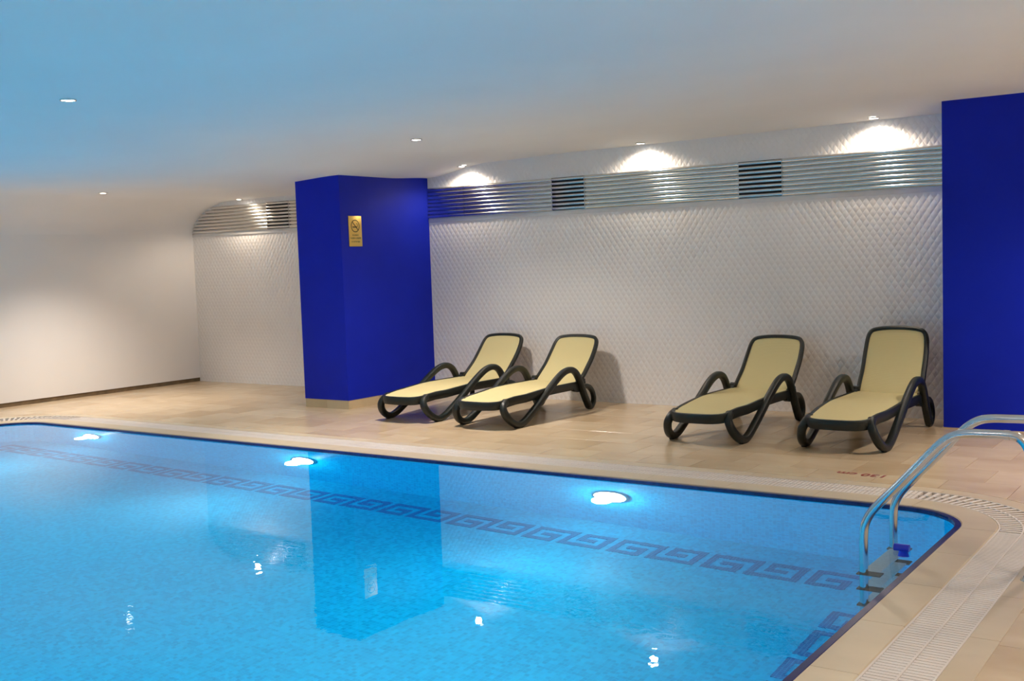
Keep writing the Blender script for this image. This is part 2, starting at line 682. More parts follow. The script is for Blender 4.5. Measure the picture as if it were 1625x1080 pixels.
def build_pool():
    sts = resample(0.25)
    n = len(sts)
    # walls of the basin with UVs in metres
    V, F, UV = [], [], []
    L = 0.0
    for i in range(n + 1):
        p, nn = sts[i % n]
        if i:
            L += (p - sts[i - 1][0]).length
        for z in (PDEPTH, -0.062):
            V.append((p.x, p.y, z))
            UV.append((L, z))
    for i in range(n):
        F.append((2 * i, 2 * i + 1, 2 * i + 3, 2 * i + 2))
    pool = mesh_obj('pool_wall', V, F, 'mosaic', uvs=UV)
    tag(pool, 'blue mosaic side wall of the swimming pool', kind='structure')
    # navy row of tiles at the waterline
    edge = ring_piece('edge_tile_row', sts + [sts[0]], -0.014, 0.0215, -0.062, -0.004, 'navy_tile', pool, bev=0.002)
    # floor of the basin
    pts = outline(0.0)
    fl = mesh_obj('pool_floor', [(x, y, PDEPTH) for x, y in pts] + [(x, y, PDEPTH - 0.1) for x, y in pts],
                  [tuple(range(len(pts))), tuple(range(2 * len(pts) - 1, len(pts) - 1, -1))], 'mosaic', uvs=[(x, y) for x, y in pts] * 2)
    tag(fl, 'pale blue mosaic pool bottom with a key border', kind='structure')
    # meander border laid in dark blue mosaic: one S-shaped double spiral each
    c, rw = 0.05, 0.056
    cells = set()
    g1 = [(0, r) for r in range(5)] + [(k, 4) for k in range(7)] + [(k, 0) for k in range(5)] + [(4, r) for r in range(3)] + [(k, 2) for k in (2, 3, 4)]
    g1 += [(6, r) for r in range(5)]
    for (k, r) in g1:
        cells.add((k, r))
        cells.add((12 - k, 4 - r))
    bm = bmesh.new()
    grid = {}

    def gv(i, j, z):
        key = (i, j, z)
        if key not in grid:
            grid[key] = bm.verts.new((i * c, j * rw, z))
        return grid[key]
    for (k, r) in sorted(cells):
        bm.faces.new((gv(k, r, 0.006), gv(k + 1, r, 0.006), gv(k + 1, r + 1, 0.006), gv(k, r + 1, 0.006)))
        for (di, dj, a, b) in [(-1, 0, (0, 1), (0, 0)), (1, 0, (1, 0), (1, 1)), (0, -1, (0, 0), (1, 0)), (0, 1, (1, 1), (0, 1))]:
            if (k + di, r + dj) not in cells:
                bm.faces.new((gv(k + a[0], r + a[1], 0.006), gv(k + a[0], r + a[1], 0.0), gv(k + b[0], r + b[1], 0.0), gv(k + b[0], r + b[1], 0.006)))
    proto = bm_obj('greek_key_motif', bm, 'key', fl)
    first = True
    # along the far wall: separators at x = -2.40 - 0.70 k ; the last short piece is a single spiral
    for k in range(13):
        o = proto if first else link_copy(proto, fl)
        first = False
        o.location = (-2.375 - 0.70 * (k + 1), 6.405, PDEPTH)
    # along the right wall (turned by a quarter), along the left wall likewise
    for k in range(12):
        o = link_copy(proto, fl)
        o.rotation_euler = (0, 0, -PI / 2)
        o.location = (-2.075, 6.06 - 0.70 * k, PDEPTH)
        o = link_copy(proto, fl)
        o.rotation_euler = (0, 0, PI / 2)
        o.location = (-11.22, 6.02 - 0.70 * k - 0.65, PDEPTH)
    # single spiral closing the corner
    bm = bmesh.new()
    half = set(x for x in g1 if x[0] < 6)
    for (k, r) in sorted(half):
        bm_box(bm, (k * c, r * rw, 0), ((k + 1) * c, (r + 1) * rw, 0.006))
    bmesh.ops.remove_doubles(bm, verts=bm.verts, dist=1e-4)
    o = bm_obj('greek_key_corner', bm, 'key', fl)
    o.location = (-2.375, 6.405, PDEPTH)

    # coping stones round the edge
    cop = empty('pool_coping', ((PX0 + PX1) / 2, (PY0 + PY1) / 2, 0))
    tag(cop, 'pale stone rim laid around the pool', kind='structure')
    fine = resample(0.045)
    m = len(fine)
    # cut into stones of about 0.60 m of path
    cuts, acc = [0], 0.0
    for i in range(1, m + 1):
        acc += (fine[i % m][0] - fine[i - 1][0]).length
        if acc >= 0.60 and m - i > 8:
            cuts.append(i)
            acc = 0.0
    cuts.append(m)

    def seg(a, b, gap=0.0015):
        s = [fine[i % m] for i in range(a, b + 1)]
        d0 = (s[1][0] - s[0][0]).normalized()
        d1 = (s[-1][0] - s[-2][0]).normalized()
        s[0] = (s[0][0] + d0 * gap, s[0][1])
        s[-1] = (s[-1][0] - d1 * gap, s[-1][1])
        return s
    off = Vector((cop.location.x, cop.location.y, 0))
    for a, b in zip(cuts, cuts[1:]):
        o = ring_piece('coping_stone', seg(a, b), 0.022, COPE, -0.03, 0.0, 'coping', cop, bev=0.006)
        o.data.transform(Matrix.Translation(-off))
        o = ring_piece('border_stone', seg(a, b), GR1, BORD, -0.03, 0.0, 'coping', cop, bev=0.002)
        o.data.transform(Matrix.Translation(-off))
    # overflow grating: frame rails and cross bars (hundreds of thin bars, joined)
    gr = empty('overflow_grating', ((PX0 + PX1) / 2, (PY0 + PY1) / 2, 0))
    tag(gr, 'pale slotted overflow grating running around the pool', 'grating')
    sts_f = resample(0.12)
    for (o0, o1) in [(GR0, GR0 + 0.012), (0.345, 0.357), (GR1 - 0.012, GR1)]:
        o = ring_piece('rail', sts_f + [sts_f[0]], o0 + 0.001, o1 - 0.001, -0.03, -0.001, 'grating', gr, bev=0.001)
        o.data.transform(Matrix.Translation(-off))
    V, F = [], []
    bars = resample(0.03)
    for i in range(len(bars)):
        p, nn = bars[i]
        if not (p.x > -2.2 or p.y > 5.5):
            continue
        q = bars[(i + 1) % len(bars)]
        t = Vector((-nn.y, nn.x))
        w = 0.0118
        for (o0, o1) in [(GR0 + 0.012, 0.345), (0.357, GR1 - 0.012)]:
            k = len(V)
            for oo in (o0, o1):
                for tt, z in ((-w, -0.02), (-w, -0.003), (w, -0.003), (w, -0.02)):
                    V.append((p.x + nn.x * oo + t.x * tt - off.x, p.y + nn.y * oo + t.y * tt - off.y, z))
            F += [(k + 0, k + 1, k + 5, k + 4), (k + 1, k + 2, k + 6, k + 5), (k + 2, k + 3, k + 7, k + 6), (k, k + 4, k + 7, k + 3)]
    o = mesh_obj('grating_bars', V, F, 'grating', gr)
    tag(o, kind='stuff')
    o = ring_piece('gutter_channel', sts_f + [sts_f[0]], GR0, GR1, -0.16, -0.030, 'coping', gr, bev=0.001)
    o.data.transform(Matrix.Translation(-off))
    # water
    pts = outline(-0.0150)
    w = mesh_obj('pool_water', [(x, y, WATER) for x, y in pts], [tuple(range(len(pts)))], 'water')
    tag(w, 'clear blue pool water with gentle ripples', 'water', kind='stuff')


build_pool()


# ------------------------------------------------------------------ deck of limestone tiles
def clip_tile(poly, off):
    """keep the part of a convex tile outside the rounded outline pushed out by off (works on sampled polygon)"""
    res = []
    m = len(poly)
    for i in range(m):
        a, b = Vector(poly[i]), Vector(poly[(i + 1) % m])
        ia, ib = in_rounded(a.x, a.y, off), in_rounded(b.x, b.y, off)
        if not ia:
            res.append(a)
        if ia != ib:
            lo, hi = (a, b)
            for _ in range(24):
                mid = (lo + hi) / 2
                if in_rounded(mid.x, mid.y, off) == ia:
                    lo = mid
                else:
                    hi = mid
            res.append((lo + hi) / 2)
    return res


def build_deck():
    # sub-floor slab frame (below the tiles), open over the pool
    V, F = [], []
    ring = outline(GR1 - 0.01)
    box = []
    for (x, y) in ring:
        # project to the room rectangle
        cx_, cy_ = (PX0 + PX1) / 2, (PY0 + PY1) / 2
        dx, dy = x - cx_, y - cy_
        ts = []
        if dx > 0: ts.append((XR - cx_) / dx)
        if dx < 0: ts.append((XL - 0.2 - cx_) / dx)
        if dy > 0: ts.append((YB - cy_) / dy)
        if dy < 0: ts.append((YF - cy_) / dy)
        t = min(ts)
        box.append((cx_ + dx * t, cy_ + dy * t))
    n = len(ring)
    bm = bmesh.new()
    z = -0.0045
    vr = [bm.verts.new((x, y, z)) for x, y in ring]
    vb = []
    corners = [(XR, YB), (XL - 0.2, YB), (XL - 0.2, YF), (XR, YF)]
    order = []
    for i in range(n):
        vb.append(bm.verts.new((*box[i], z)))
    for i in range(n):
        j = (i + 1) % n
        a, b = Vector(box[i]), Vector(box[j])
        extra = None
        for c in corners:
            c = Vector(c)
            on_a = abs(a.x - c.x) < 1e-4 or abs(a.y - c.y) < 1e-4
            on_b = abs(b.x - c.x) < 1e-4 or abs(b.y - c.y) < 1e-4
            same = (abs(a.x - b.x) < 1e-4 and abs(a.x - c.x) < 1e-4) or (abs(a.y - b.y) < 1e-4 and abs(a.y - c.y) < 1e-4)
            if on_a and on_b and not same:
                extra = bm.verts.new((c.x, c.y, z))
        f = [vr[i], vr[j], vb[j]] + ([extra] if extra else []) + [vb[i]]
        bm.faces.new(f)
    r = bmesh.ops.extrude_face_region(bm, geom=list(bm.faces))
    for v in [g for g in r['geom'] if isinstance(g, bmesh.types.BMVert)]:
        v.co.z = -0.2
    fl = bm_obj('floor', bm, 'grout')
    tag(fl, 'beige limestone tile floor around the pool', kind='structure')
    S, gap, bev, th = 0.46, 0.0016, 0.0012, 0.004
    # shared full tile mesh
    h = S / 2 - gap
    V = [(-h, -h, -th), (h, -h, -th), (h, h, -th), (-h, h, -th)]
    V += [(-h, -h, -bev), (h, -h, -bev), (h, h, -bev), (-h, h, -bev)]
    k = h - bev
    V += [(-k, -k, 0), (k, -k, 0), (k, k, 0), (-k, k, 0)]
    F = [(0, 1, 5, 4), (1, 2, 6, 5), (2, 3, 7, 6), (3, 0, 4, 7), (4, 5, 9, 8), (5, 6, 10, 9), (6, 7, 11, 10), (7, 4, 8, 11), (8, 9, 10, 11)]
    proto = None
    # view test so that only tiles the photograph shows become single parts
    inv = cam.matrix_world.inverted()

    def seen(x, y):
        q = inv @ Vector((x, y, 0))
        if q.z > -0.2:
            return False
        px, py = FPX * q.x / -q.z, FPX * q.y / -q.z
        return abs(px) < 900 and -640 < py < 640
    rest_v, rest_f = [], []
    y = YB
    row = 0
    while y > YF + 0.02:
        x = XL + (0.0 if row % 2 else -S / 2)
        while x < XR:
            x0, x1, y0, y1 = max(x, XL - 0.04), min(x + S, XR), max(y - S, YF), y
            if x1 - x0 < 0.03:
                x += S
                continue
            cxm, cym = (x0 + x1) / 2, (y0 + y1) / 2
            cor = [(x0 + gap, y0 + gap), (x1 - gap, y0 + gap), (x1 - gap, y1 - gap), (x0 + gap, y1 - gap)]
            ins = [in_rounded(px, py, BORD + 0.002) for px, py in cor]
            if all(ins):
                x += S
                continue
            full = not any(ins) and abs(x1 - x0 - S) < 1e-6 and abs(y1 - y0 - S) < 1e-6
            vis = seen(cxm, cym)
            if full and vis:
                if proto is None:
                    proto = mesh_obj('floor_tile', V, F, 'deck', fl)
                    o = proto
                else:
                    o = link_copy(proto, fl)
                o.location = (cxm, cym, 0)
            else:
                # dense polygon, clipped
                poly = []
                for i in range(4):
                    a, b = Vector(cor[i]), Vector(cor[(i + 1) % 4])
                    for j in range(8):
                        poly.append(a.lerp(b, j / 8))
                if any(ins):
                    poly = [Vector(p) for p in clip_tile(poly, BORD + 0.002)]
                    # bring the cut edge onto the curve
                    if len(poly) < 3:
                        x += S
                        continue
                    fixed = []
                    m = len(poly)
                    for i in range(m):
                        a, b = poly[i], poly[(i + 1) % m]
                        fixed.append(a)
                        mid = (a + b) / 2
                        if (b - a).length > 0.09 and in_rounded(mid.x, mid.y, BORD):
                            for s in range(1, 6):
                                q = a.lerp(b, s / 6)
                                r0 = 0.42 if (q.x > -6 and q.y > 2) else 0.48
                                cc = Vector((PX1 - r0 if q.x > -6 else PX0 + r0, PY1 - r0 if q.y > 2 else PY0 + r0))
                                if (q.x - cc.x) * (1 if q.x > -6 else -1) > 0 and (q.y - cc.y) * (1 if q.y > 2 else -1) > 0:
                                    fixed.append(cc + (q - cc).normalized() * (r0 + BORD + 0.002))
                    poly = fixed
                nn = len(poly)
                if vis:
                    vv = [(p.x - cxm, p.y - cym, 0) for p in poly] + [(p.x - cxm, p.y - cym, -th) for p in poly]
                    ff = [tuple(range(nn))] + [(i, i + nn, (i + 1) % nn + nn, (i + 1) % nn) for i in range(nn)]
                    o = mesh_obj('floor_tile', vv, ff, 'deck', fl)
                    o.location = (cxm, cym, 0)
                else:
                    k0 = len(rest_v)
                    rest_v += [(p.x, p.y, 0) for p in poly] + [(p.x, p.y, -th) for p in poly]
                    rest_f += [tuple(k0 + i for i in range(nn))] + [(k0 + i, k0 + i + nn, k0 + (i + 1) % nn + nn, k0 + (i + 1) % nn) for i in range(nn)]
            x += S
        y -= S
        row += 1
    o = mesh_obj('floor_tiles_beyond', rest_v, rest_f, 'deck', fl)
    tag(o, kind='stuff')


build_deck()


# ------------------------------------------------------------------ metal slat band with vents on the long wall
def build_slat_band():
    n = 8
    pitch = (STRIP1 - STRIP0) / n
    vents = [(-11.53, -11.09), (-6.83, -6.39), (-4.56, -4.09)]
    # convex aluminium profile (y outwards from the wall is negative)
    prof = []
    hh = pitch * 0.90
    for i in range(7):
        a = -1 + 2 * i / 6
        prof.append((-0.010 - 0.016 * math.sqrt(max(0, 1 - a * a)) ** 1.2, a * hh / 2))
    prof = [(-0.001, -hh / 2)] + prof + [(-0.001, hh / 2)]

    def slat(parent, x0, x1, zc, org, name='slat'):
        V, F = [], []
        for x in (x0, x1):
            for (yy, zz) in prof:
                V.append((x - org[0], YB + yy - org[1], zc + zz - org[2]))
        m = len(prof)
        for i in range(m):
            j = (i + 1) % m
            F.append((i, j, m + j, m + i))
        F.append(tuple(range(m))[::-1])
        F.append(tuple(m + i for i in range(m)))
        o = mesh_obj(name, V, F, 'alu', parent, smooth=True)
        try:
            o.data.set_sharp_from_angle(angle=math.radians(50))
        except Exception:
            pass
        return o
    sections = [('left', [(XL, -11.53), (-11.09, -9.352)], 'ribbed aluminium band between plain wall and the brass plate column'),
                ('right', [(-8.658, -8.092), (-8.086, -6.83), (-6.39, -4.56), (-4.09, -2.452)], 'long ribbed aluminium band above the loungers')]
    for nm, spans, lab in sections:
        xm = (spans[0][0] + spans[-1][1]) / 2
        org = (xm, YB, STRIP0)
        t = empty('slat_band', org)
        tag(t, lab, 'wall cladding')
        box_obj('backing_strip', (spans[0][0] + (0.50 if nm == 'left' else 0) - xm, -0.004, 0.0), (spans[-1][1] - xm, -0.001, STRIP1 - STRIP0), 'alu', t)
        for r in range(n):
            zc = STRIP0 + pitch * (r + 0.5)
            for (a, b) in spans:
                if a == XL:
                    a = cove_x(zc + hh / 2) + 0.012
                slat(t, a, b, zc, org)
    vlabels = ['dark slotted air vent in the band left of the blue column', 'dark slotted air vent above the gap between lounger pairs, nearer the column',
               'dark slotted air vent in the band nearest the right column']
    vlabels[1] = 'middle one of the three dark slotted air vents in the metal band'
    vlabels[0] = 'leftmost of the three dark slotted air vents, beyond the plate column'
    vlabels[2] = 'rightmost of the three dark slotted air vents in the metal band'
    for (a, b), lab in zip(vents, vlabels):
        t = empty('air_vent', ((a + b) / 2, YB, STRIP0))
        tag(t, lab, 'vent', 'air vents in the metal wall band')
        w = (b - a) / 2
        H_ = STRIP1 - STRIP0
        box_obj('duct_opening', (-w + 0.003, -0.010, 0.004), (w - 0.003, -0.005, H_ - 0.004), 'dark_void', t)
        for r in range(n):
            zc = pitch * (r + 0.5)
            bm = bmesh.new()
            bm_box(bm, (-w + 0.003, -0.028, zc - pitch * 0.27), (w - 0.003, -0.011, zc + pitch * 0.27), 0.004)
            bm_obj('vent_blade', bm, 'alu', t, smooth=True)
        for s in (-1, 1):
            box_obj('vent_end', (s * (w - 0.004) - 0.002, -0.024, 0.004), (s * (w - 0.004) + 0.002, -0.006, H_ - 0.004), 'alu', t)
    # plain white ledge moulding below the band
    for k, (a, b) in enumerate([(XL + 0.001, -9.352), (-8.658, -2.452)]):
        bm = bmesh.new()
        bm_box(bm, (a, YB - 0.009, 2.122), (b, YB - 0.001, STRIP0 - 0.002), 0.004, 2)
        o = bm_obj('trim_%d' % (k + 1), bm, 'trim', smooth=True)
        tag(o, 'smooth white moulding under the aluminium band', kind='structure')


build_slat_band()


# ------------------------------------------------------------------ ceiling downlights
def downlight(x, y, watt, label, group, cone=2.75, tilt=0.0, soft=0.04):
    z = ceil_z(x, y)
    t = empty('ceiling_downlight', (x, y, z))
    tag(t, label, 'light', group)
    bm = bmesh.new()
    path = [Vector((0.050 * math.cos(2 * PI * i / 28), 0.050 * math.sin(2 * PI * i / 28), -0.004)) for i in range(28)]
    bm_sweep(bm, path, round_section(0.014, 0.012, 8, 2.2), side=(0, 0, 1), closed=True)
    bm_obj('trim_ring', bm, 'chrome_ring', t, smooth=True)
    bm = bmesh.new()
    rings = [(0.0, -0.010), (0.022, -0.009), (0.038, -0.006), (0.045, -0.001)]
    vs = [[bm.verts.new((r * math.cos(2 * PI * i / 24), r * math.sin(2 * PI * i / 24), zz)) for i in range(24)] for r, zz in rings[1:]]
    c = bm.verts.new((0, 0, rings[0][1]))
    for i in range(24):
        j = (i + 1) % 24
        bm.faces.new((c, vs[0][i], vs[0][j]))
        for a, b in zip(vs, vs[1:]):
            bm.faces.new((a[i], b[i], b[j], a[j]))
    bm_obj('bulb_face', bm, 'bulb', t, smooth=True)
    L = bpy.data.lights.new('halogen_beam', 'SPOT')
    L.energy = watt
    L.color = (1.0, 0.82, 0.63) if cone > 2.5 else WARM
    L.spot_size = cone
    L.spot_blend = 0.5 if cone > 2.5 else 1.0
    L.shadow_soft_size = soft
    lo = bpy.data.objects.new('halogen_beam', L)
    COL.objects.link(lo)
    lo.parent = t
    lo.location = (0, 0, -0.05)
    lo.rotation_euler = (tilt, 0, 0)
    return t


WY = 10.49
for x, lab in [(-11.92, 'small ceiling spotlight above the metal band left of the plate column'),
               (-8.00, 'small ceiling spotlight by the wall just right of the plate column'),
               (-5.60, 'small ceiling spotlight by the wall between the middle and right vents'),
               (-3.14, 'small ceiling spotlight by the wall nearest the right blue column')]:
    downlight(x, WY, WALL_LAMP_W, lab, 'spotlights along the long wall')
for x, y, lab in [(-6.75, 4.49, 'ceiling spotlight at upper left, the only one over open water'),
                  (-11.66, 8.15, 'small ceiling spotlight over the deck near the plain left wall'),
                  (-6.80, 8.22, 'ceiling spotlight above the deck in front of the plate column')]:
    downlight(x, y, ROOM_LAMP_W, lab, 'spotlights over pool and deck', cone=2.0 if x < -10 else 2.49, soft=0.11)
# fill downlights added outside the view to brighten deck, walls and ceiling
for x, y in [(-11.2, 4.4), (-6.9, 1.2), (-2.2, 1.2), (1.3, 3.4), (-0.5, 8.7), (2.6, 6.4), (2.6, 1.2), (-6.9, -2.4), (-0.5, -2.4)]:
    downlight(x, y, ROOM_LAMP_W, 'added fill spotlight on the ceiling, out of sight beside or behind the viewer', 'added fill spotlights beyond the view', cone=2.0 if x < -10 else 2.49, soft=0.12)


# ------------------------------------------------------------------ underwater lamps
def pool_lamp(x, y, nx, ny, watt, label, group):
    t = empty('underwater_lamp', (x, y, -0.55), math.atan2(nx, -ny))
    tag(t, label, 'light', group)
    # local -Y points into the pool
    bm = bmesh.new()
    path = [Vector((0.145 * math.cos(2 * PI * i / 32), -0.012, 0.145 * math.sin(2 * PI * i / 32))) for i in range(32)]
    bm_sweep(bm, path, round_section(0.03, 0.03, 8, 2.2), side=(0, 1, 0), closed=True)
    bm_obj('bezel', bm, 'steel', t, smooth=True)
    bm = bmesh.new()
    prev = None
    c = bm.verts.new((0, -0.075, 0))
    rr = [(0.05, -0.070), (0.10, -0.052), (0.125, -0.032), (0.135, -0.015)]
    vs = [[bm.verts.new((r * math.cos(2 * PI * i / 32), yy, r * math.sin(2 * PI * i / 32))) for i in range(32)] for r, yy in rr]
    for i in range(32):
        j = (i + 1) % 32
        bm.faces.new((c, vs[0][i], vs[0][j]))
        for a, b in zip(vs, vs[1:]):
            bm.faces.new((a[i], b[i], b[j], a[j]))
    bm_obj('lens', bm, 'pool_lens', t, smooth=True)
    L = bpy.data.lights.new('pool_beam', 'SPOT')
    L.energy = watt
    L.color = (0.75, 0.95, 1.0)
    L.spot_size = math.radians(125)
    L.spot_blend = 1.0
    L.shadow_soft_size = 0.08
    lo = bpy.data.objects.new('pool_beam', L)
    COL.objects.link(lo)
    lo.parent = t
    lo.location = (0, -0.13, 0)
    lo.rotation_euler = (-PI / 2 - 0.12, 0, 0)
    G = bpy.data.lights.new('lens_spill', 'POINT')
    G.energy = watt * 0.055
    G.color = (0.78, 0.96, 1.0)
    G.shadow_soft_size = 0.05
    go = bpy.data.objects.new('lens_spill', G)
    COL.objects.link(go)
    go.parent = t
    go.location = (0, -0.16, 0)
    return t


for x, lab in [(-10.43, 'glowing round underwater lamp farthest left in the pool wall'),
               (-7.24, 'glowing round underwater lamp below the plate column'),
               (-4.045, 'glowing round underwater lamp nearest the ladder')]:
    pool_lamp(x, PY1, 0, -1, POOL_LAMP_W, lab, 'underwater lamps in the far pool wall')
for x in (-10.43, -7.24, -4.045):  # unseen lamps added to brighten the near water and the ceiling
    pool_lamp(x, PY0, 0, 1, POOL_LAMP_W, 'added underwater lamp in the pool wall behind the view', 'added underwater lamps out of view')
for y in (3.6, 0.6):  # side-wall lamps added out of view so the basin is lit evenly
    pool_lamp(PX0, y, 1, 0, POOL_LAMP_W, 'added underwater lamp in the left pool wall, out of the picture', 'added underwater lamps out of view')
    pool_lamp(PX1, y, -1, 0, POOL_LAMP_W, 'added underwater lamp below the near pool edge, hidden by the deck', 'added underwater lamps out of view')


# ------------------------------------------------------------------ sun loungers
def seat_z(s):
    """top of the seat rim along the length"""
    return lerp_table([(-0.26, 0.268), (0.10, 0.297), (0.65, 0.322), (1.35, 0.318)], s)


def half_w(s):
    return lerp_table([(-0.10, 0.245), (0.35, 0.290), (1.35, 0.292)], s)


def rim_path():
    """plan of the seat rim, rear right -> front -> rear left"""
    right = [(half_w(s), s) for s in [1.34, 1.1, 0.85, 0.6, 0.4, 0.22, 0.06, -0.06]]
    front = []
    for i in range(1, 12):
        a = PI * i / 12
        c, d = math.cos(a), math.sin(a)
        front.append((0.246 * math.copysign(abs(c) ** 0.62, c), -0.075 - 0.165 * abs(d) ** 0.8))
    left = [(-x, s) for x, s in reversed(right)]
    return right + front + left


def make_lounger(name, loc, rz, angle, label, group):
    t = empty(name, loc, rz)
    tag(t, label, 'lounger', group)
    rim = rim_path()
    # --- seat frame: deep apron with a rounded lip
    V, F = [], []
    m = len(rim)
    sec = [(-0.012, 0.0), (0.004, 0.006), (0.018, 0.002), (0.024, -0.012), (0.022, -0.050), (0.012, -0.078), (-0.006, -0.080), (-0.012, -0.06)]
    for i, (x, s) in enumerate(rim):
        a, b = rim[max(i - 1, 0)], rim[min(i + 1, m - 1)]
        tx, ty = b[0] - a[0], b[1] - a[1]
        L = math.hypot(tx, ty)
        nx, ny = -ty / L, tx / L
        nx, ny = -nx, -ny
        if nx * x + ny * (s - 0.5) < 0:
            nx, ny = -nx, -ny
        for (o, z) in sec:
            V.append((x + nx * o, s + ny * o, seat_z(s) + z))
    k = len(sec)
    for i in range(m - 1):
        for j in range(k):
            jj = (j + 1) % k
            F.append((i * k + j, i * k + jj, (i + 1) * k + jj, (i + 1) * k + j))
    F.append(tuple(range(k)))
    F.append(tuple((m - 1) * k + j for j in range(k))[::-1])
    bm = bmesh.new()
    me = bpy.data.meshes.new('tmp')
    me.from_pydata(V, [], F)
    bm.from_mesh(me)
    bpy.data.meshes.remove(me)
    # cross bars under the seat
    for s in (0.45, 0.95):
        bm_box(bm, (-0.275, s - 0.025, seat_z(s) - 0.065), (0.275, s + 0.025, seat_z(s) - 0.035), 0.006)
    bm_box(bm, (-0.285, 1.30, 0.235), (0.285, 1.345, 0.285), 0.008)
    bm_obj('seat_frame', bm, 'frame', t, smooth=True)
    # --- seat sling
    V, F = [], []
    ns, nx_ = 30, 10
    front_s = -0.228
    for i in range(ns + 1):
        s = front_s + (1.300 - front_s) * (i / ns) ** 1.25
        # half width inside the rim
        if s < -0.075:
            u = min(1, max(0, (-0.075 - s) / 0.157))
            d = u ** (1 / 0.8)
            w = 0.240 * max(0.0, 1 - d * d) ** 0.31
            w = max(w, 0.03)
        else:
            w = half_w(s) - 0.006
        for j in range(nx_ + 1):
            x = w * (-1 + 2 * j / nx_)
            sag = 0.012 * (1 - (x / 0.3) ** 2) * min(1, (s - front_s) * 3)
            V.append((x, s, seat_z(s) + 0.001 - sag))
    tot = len(V)
    V += [(x, s, z - 0.004) for x, s, z in V]
    q = nx_ + 1
    for i in range(ns):
        for j in range(nx_):
            a = i * q + j
            F.append((a, a + 1, a + q + 1, a + q))
            F.append((tot + a, tot + a + q, tot + a + q + 1, tot + a + 1))
    mesh_obj('seat_sling', V, F, 'sling', t, smooth=True)
    # --- backrest: frame and sling in a plane hinged at the seat's rear
    ca, sa = math.cos(angle), math.sin(angle)
    hs, hz = 1.285, 0.322

    def bk(x, l, n=0.0):
        n = n - 0.030 * math.sin(PI * min(1, max(0, l / 0.62)))       # gentle hollow of the back
        return Vector((x, hs + ca * l - sa * n, hz + sa * l + ca * n))
    half = [(0.272, -0.02), (0.274, 0.10), (0.270, 0.22), (0.270, 0.35), (0.266, 0.46), (0.258, 0.540), (0.238, 0.590), (0.195, 0.613), (0.10, 0.627)]
    full = half + [(0.0, 0.630)] + [(-x, l) for x, l in reversed(half)]
    flat = catmull([Vector((x, l, 0)) for x, l in full], 3)
    bm = bmesh.new()
    rings = []
    secb = [(-0.015, 0.012), (0.004, 0.019), (0.022, 0.012), (0.025, -0.014), (0.013, -0.030), (-0.012, -0.027)]
    m = len(flat)
    for i, p in enumerate(flat):
        a, b = flat[max(i - 1, 0)], flat[min(i + 1, m - 1)]
        d = (b - a).normalized()
        nrm = Vector((d.y, -d.x, 0))
        if nrm.x * p.x + nrm.y * (p.y - 0.25) < 0:
            nrm = -nrm
        rings.append([bm.verts.new(bk(p.x + nrm.x * o, p.y + nrm.y * o, h)) for o, h in secb])
    kk = len(secb)
    for i in range(m - 1):
        for j in range(kk):
            jj = (j + 1) % kk
            bm.faces.new((rings[i][j], rings[i][jj], rings[i + 1][jj], rings[i + 1][j]))
    bm.faces.new(rings[0])
    bm.faces.new(rings[-1][::-1])
    bf = bm_obj('backrest_frame', bm, 'frame', t, smooth=True)
    # support bail behind the back
    bm = bmesh.new()
    for s_ in (-1, 1):
        bm_sweep(bm, [bk(0.20 * s_, 0.33, -0.03), Vector((0.20 * s_, hs + 0.06 + 0.10 * ca, 0.25))], round_section(0.022, 0.022, 8, 2.2))
    bm_sweep(bm, [Vector((-0.20, hs + 0.06 + 0.10 * ca, 0.25)), Vector((0.20, hs + 0.06 + 0.10 * ca, 0.25))], round_section(0.022, 0.022, 8, 2.2))
    bm_obj('support_bail', bm, 'frame', bf, smooth=True)
    V, F = [], []
    nl = 16
    for i in range(nl + 1):
        l = -0.030 + 0.650 * i / nl
        w = lerp_table([(0.0, 0.268), (0.22, 0.266), (0.46, 0.260), (0.55, 0.248), (0.60, 0.222), (0.62, 0.180)], l)
        for j in range(nx_ + 1):
            x = w * (-1 + 2 * j / nx_)
            ll = min(l, 0.622)
            V.append(tuple(bk(x, ll, 0.006 - 0.010 * (1 - (x / 0.28) ** 2) * math.sin(PI * max(0, l) / 0.64))))
    tot = len(V)
    V += [tuple(Vector(v) + Vector((0, sa * 0.004, -ca * 0.004))) for v in V]
    for i in range(nl):
        for j in range(nx_):
            a = i * q + j
            F.append((a, a + 1, a + q + 1, a + q))
            F.append((tot + a, tot + a + q, tot + a + q + 1, tot + a + 1))
    mesh_obj('back_sling', V, F, 'sling', t, smooth=True)
    # --- each side: one ribbon = front leg loop, diagonal, armrest, rear leg
    for s_ in (-1, 1):
        pts = [(0.250, -0.075, 0.262), (0.262, -0.135, 0.235), (0.287, -0.162, 0.180), (0.308, -0.128, 0.110), (0.322, -0.055, 0.052), (0.328, 0.030, 0.030),
               (0.330, 0.120, 0.048), (0.330, 0.230, 0.100), (0.328, 0.420, 0.205), (0.326, 0.600, 0.312), (0.326, 0.780, 0.410), (0.326, 0.900, 0.455),
               (0.326, 1.010, 0.466), (0.326, 1.100, 0.438), (0.326, 1.165, 0.375), (0.327, 1.220, 0.285), (0.328, 1.290, 0.160), (0.330, 1.365, 0.045)]
        path = catmull([Vector((s_ * a, b, c)) for a, b, c in pts], 5)
        bm = bmesh.new()
        bm_sweep(bm, path, round_section(0.070, 0.066, 12, 2.8), side=(1, 0, 0))
        leg = bm_obj('side_frame', bm, 'frame', t, smooth=True)
        # foot pad
        bm = bmesh.new()
        bm_box(bm, (s_ * 0.328 - 0.022, -0.030, 0.0), (s_ * 0.328 + 0.022, 0.065, 0.022), 0.006)
        bm_obj('foot_pad', bm, 'rubber', leg, smooth=True)
        # rear wheel-shaped loop
        bm = bmesh.new()
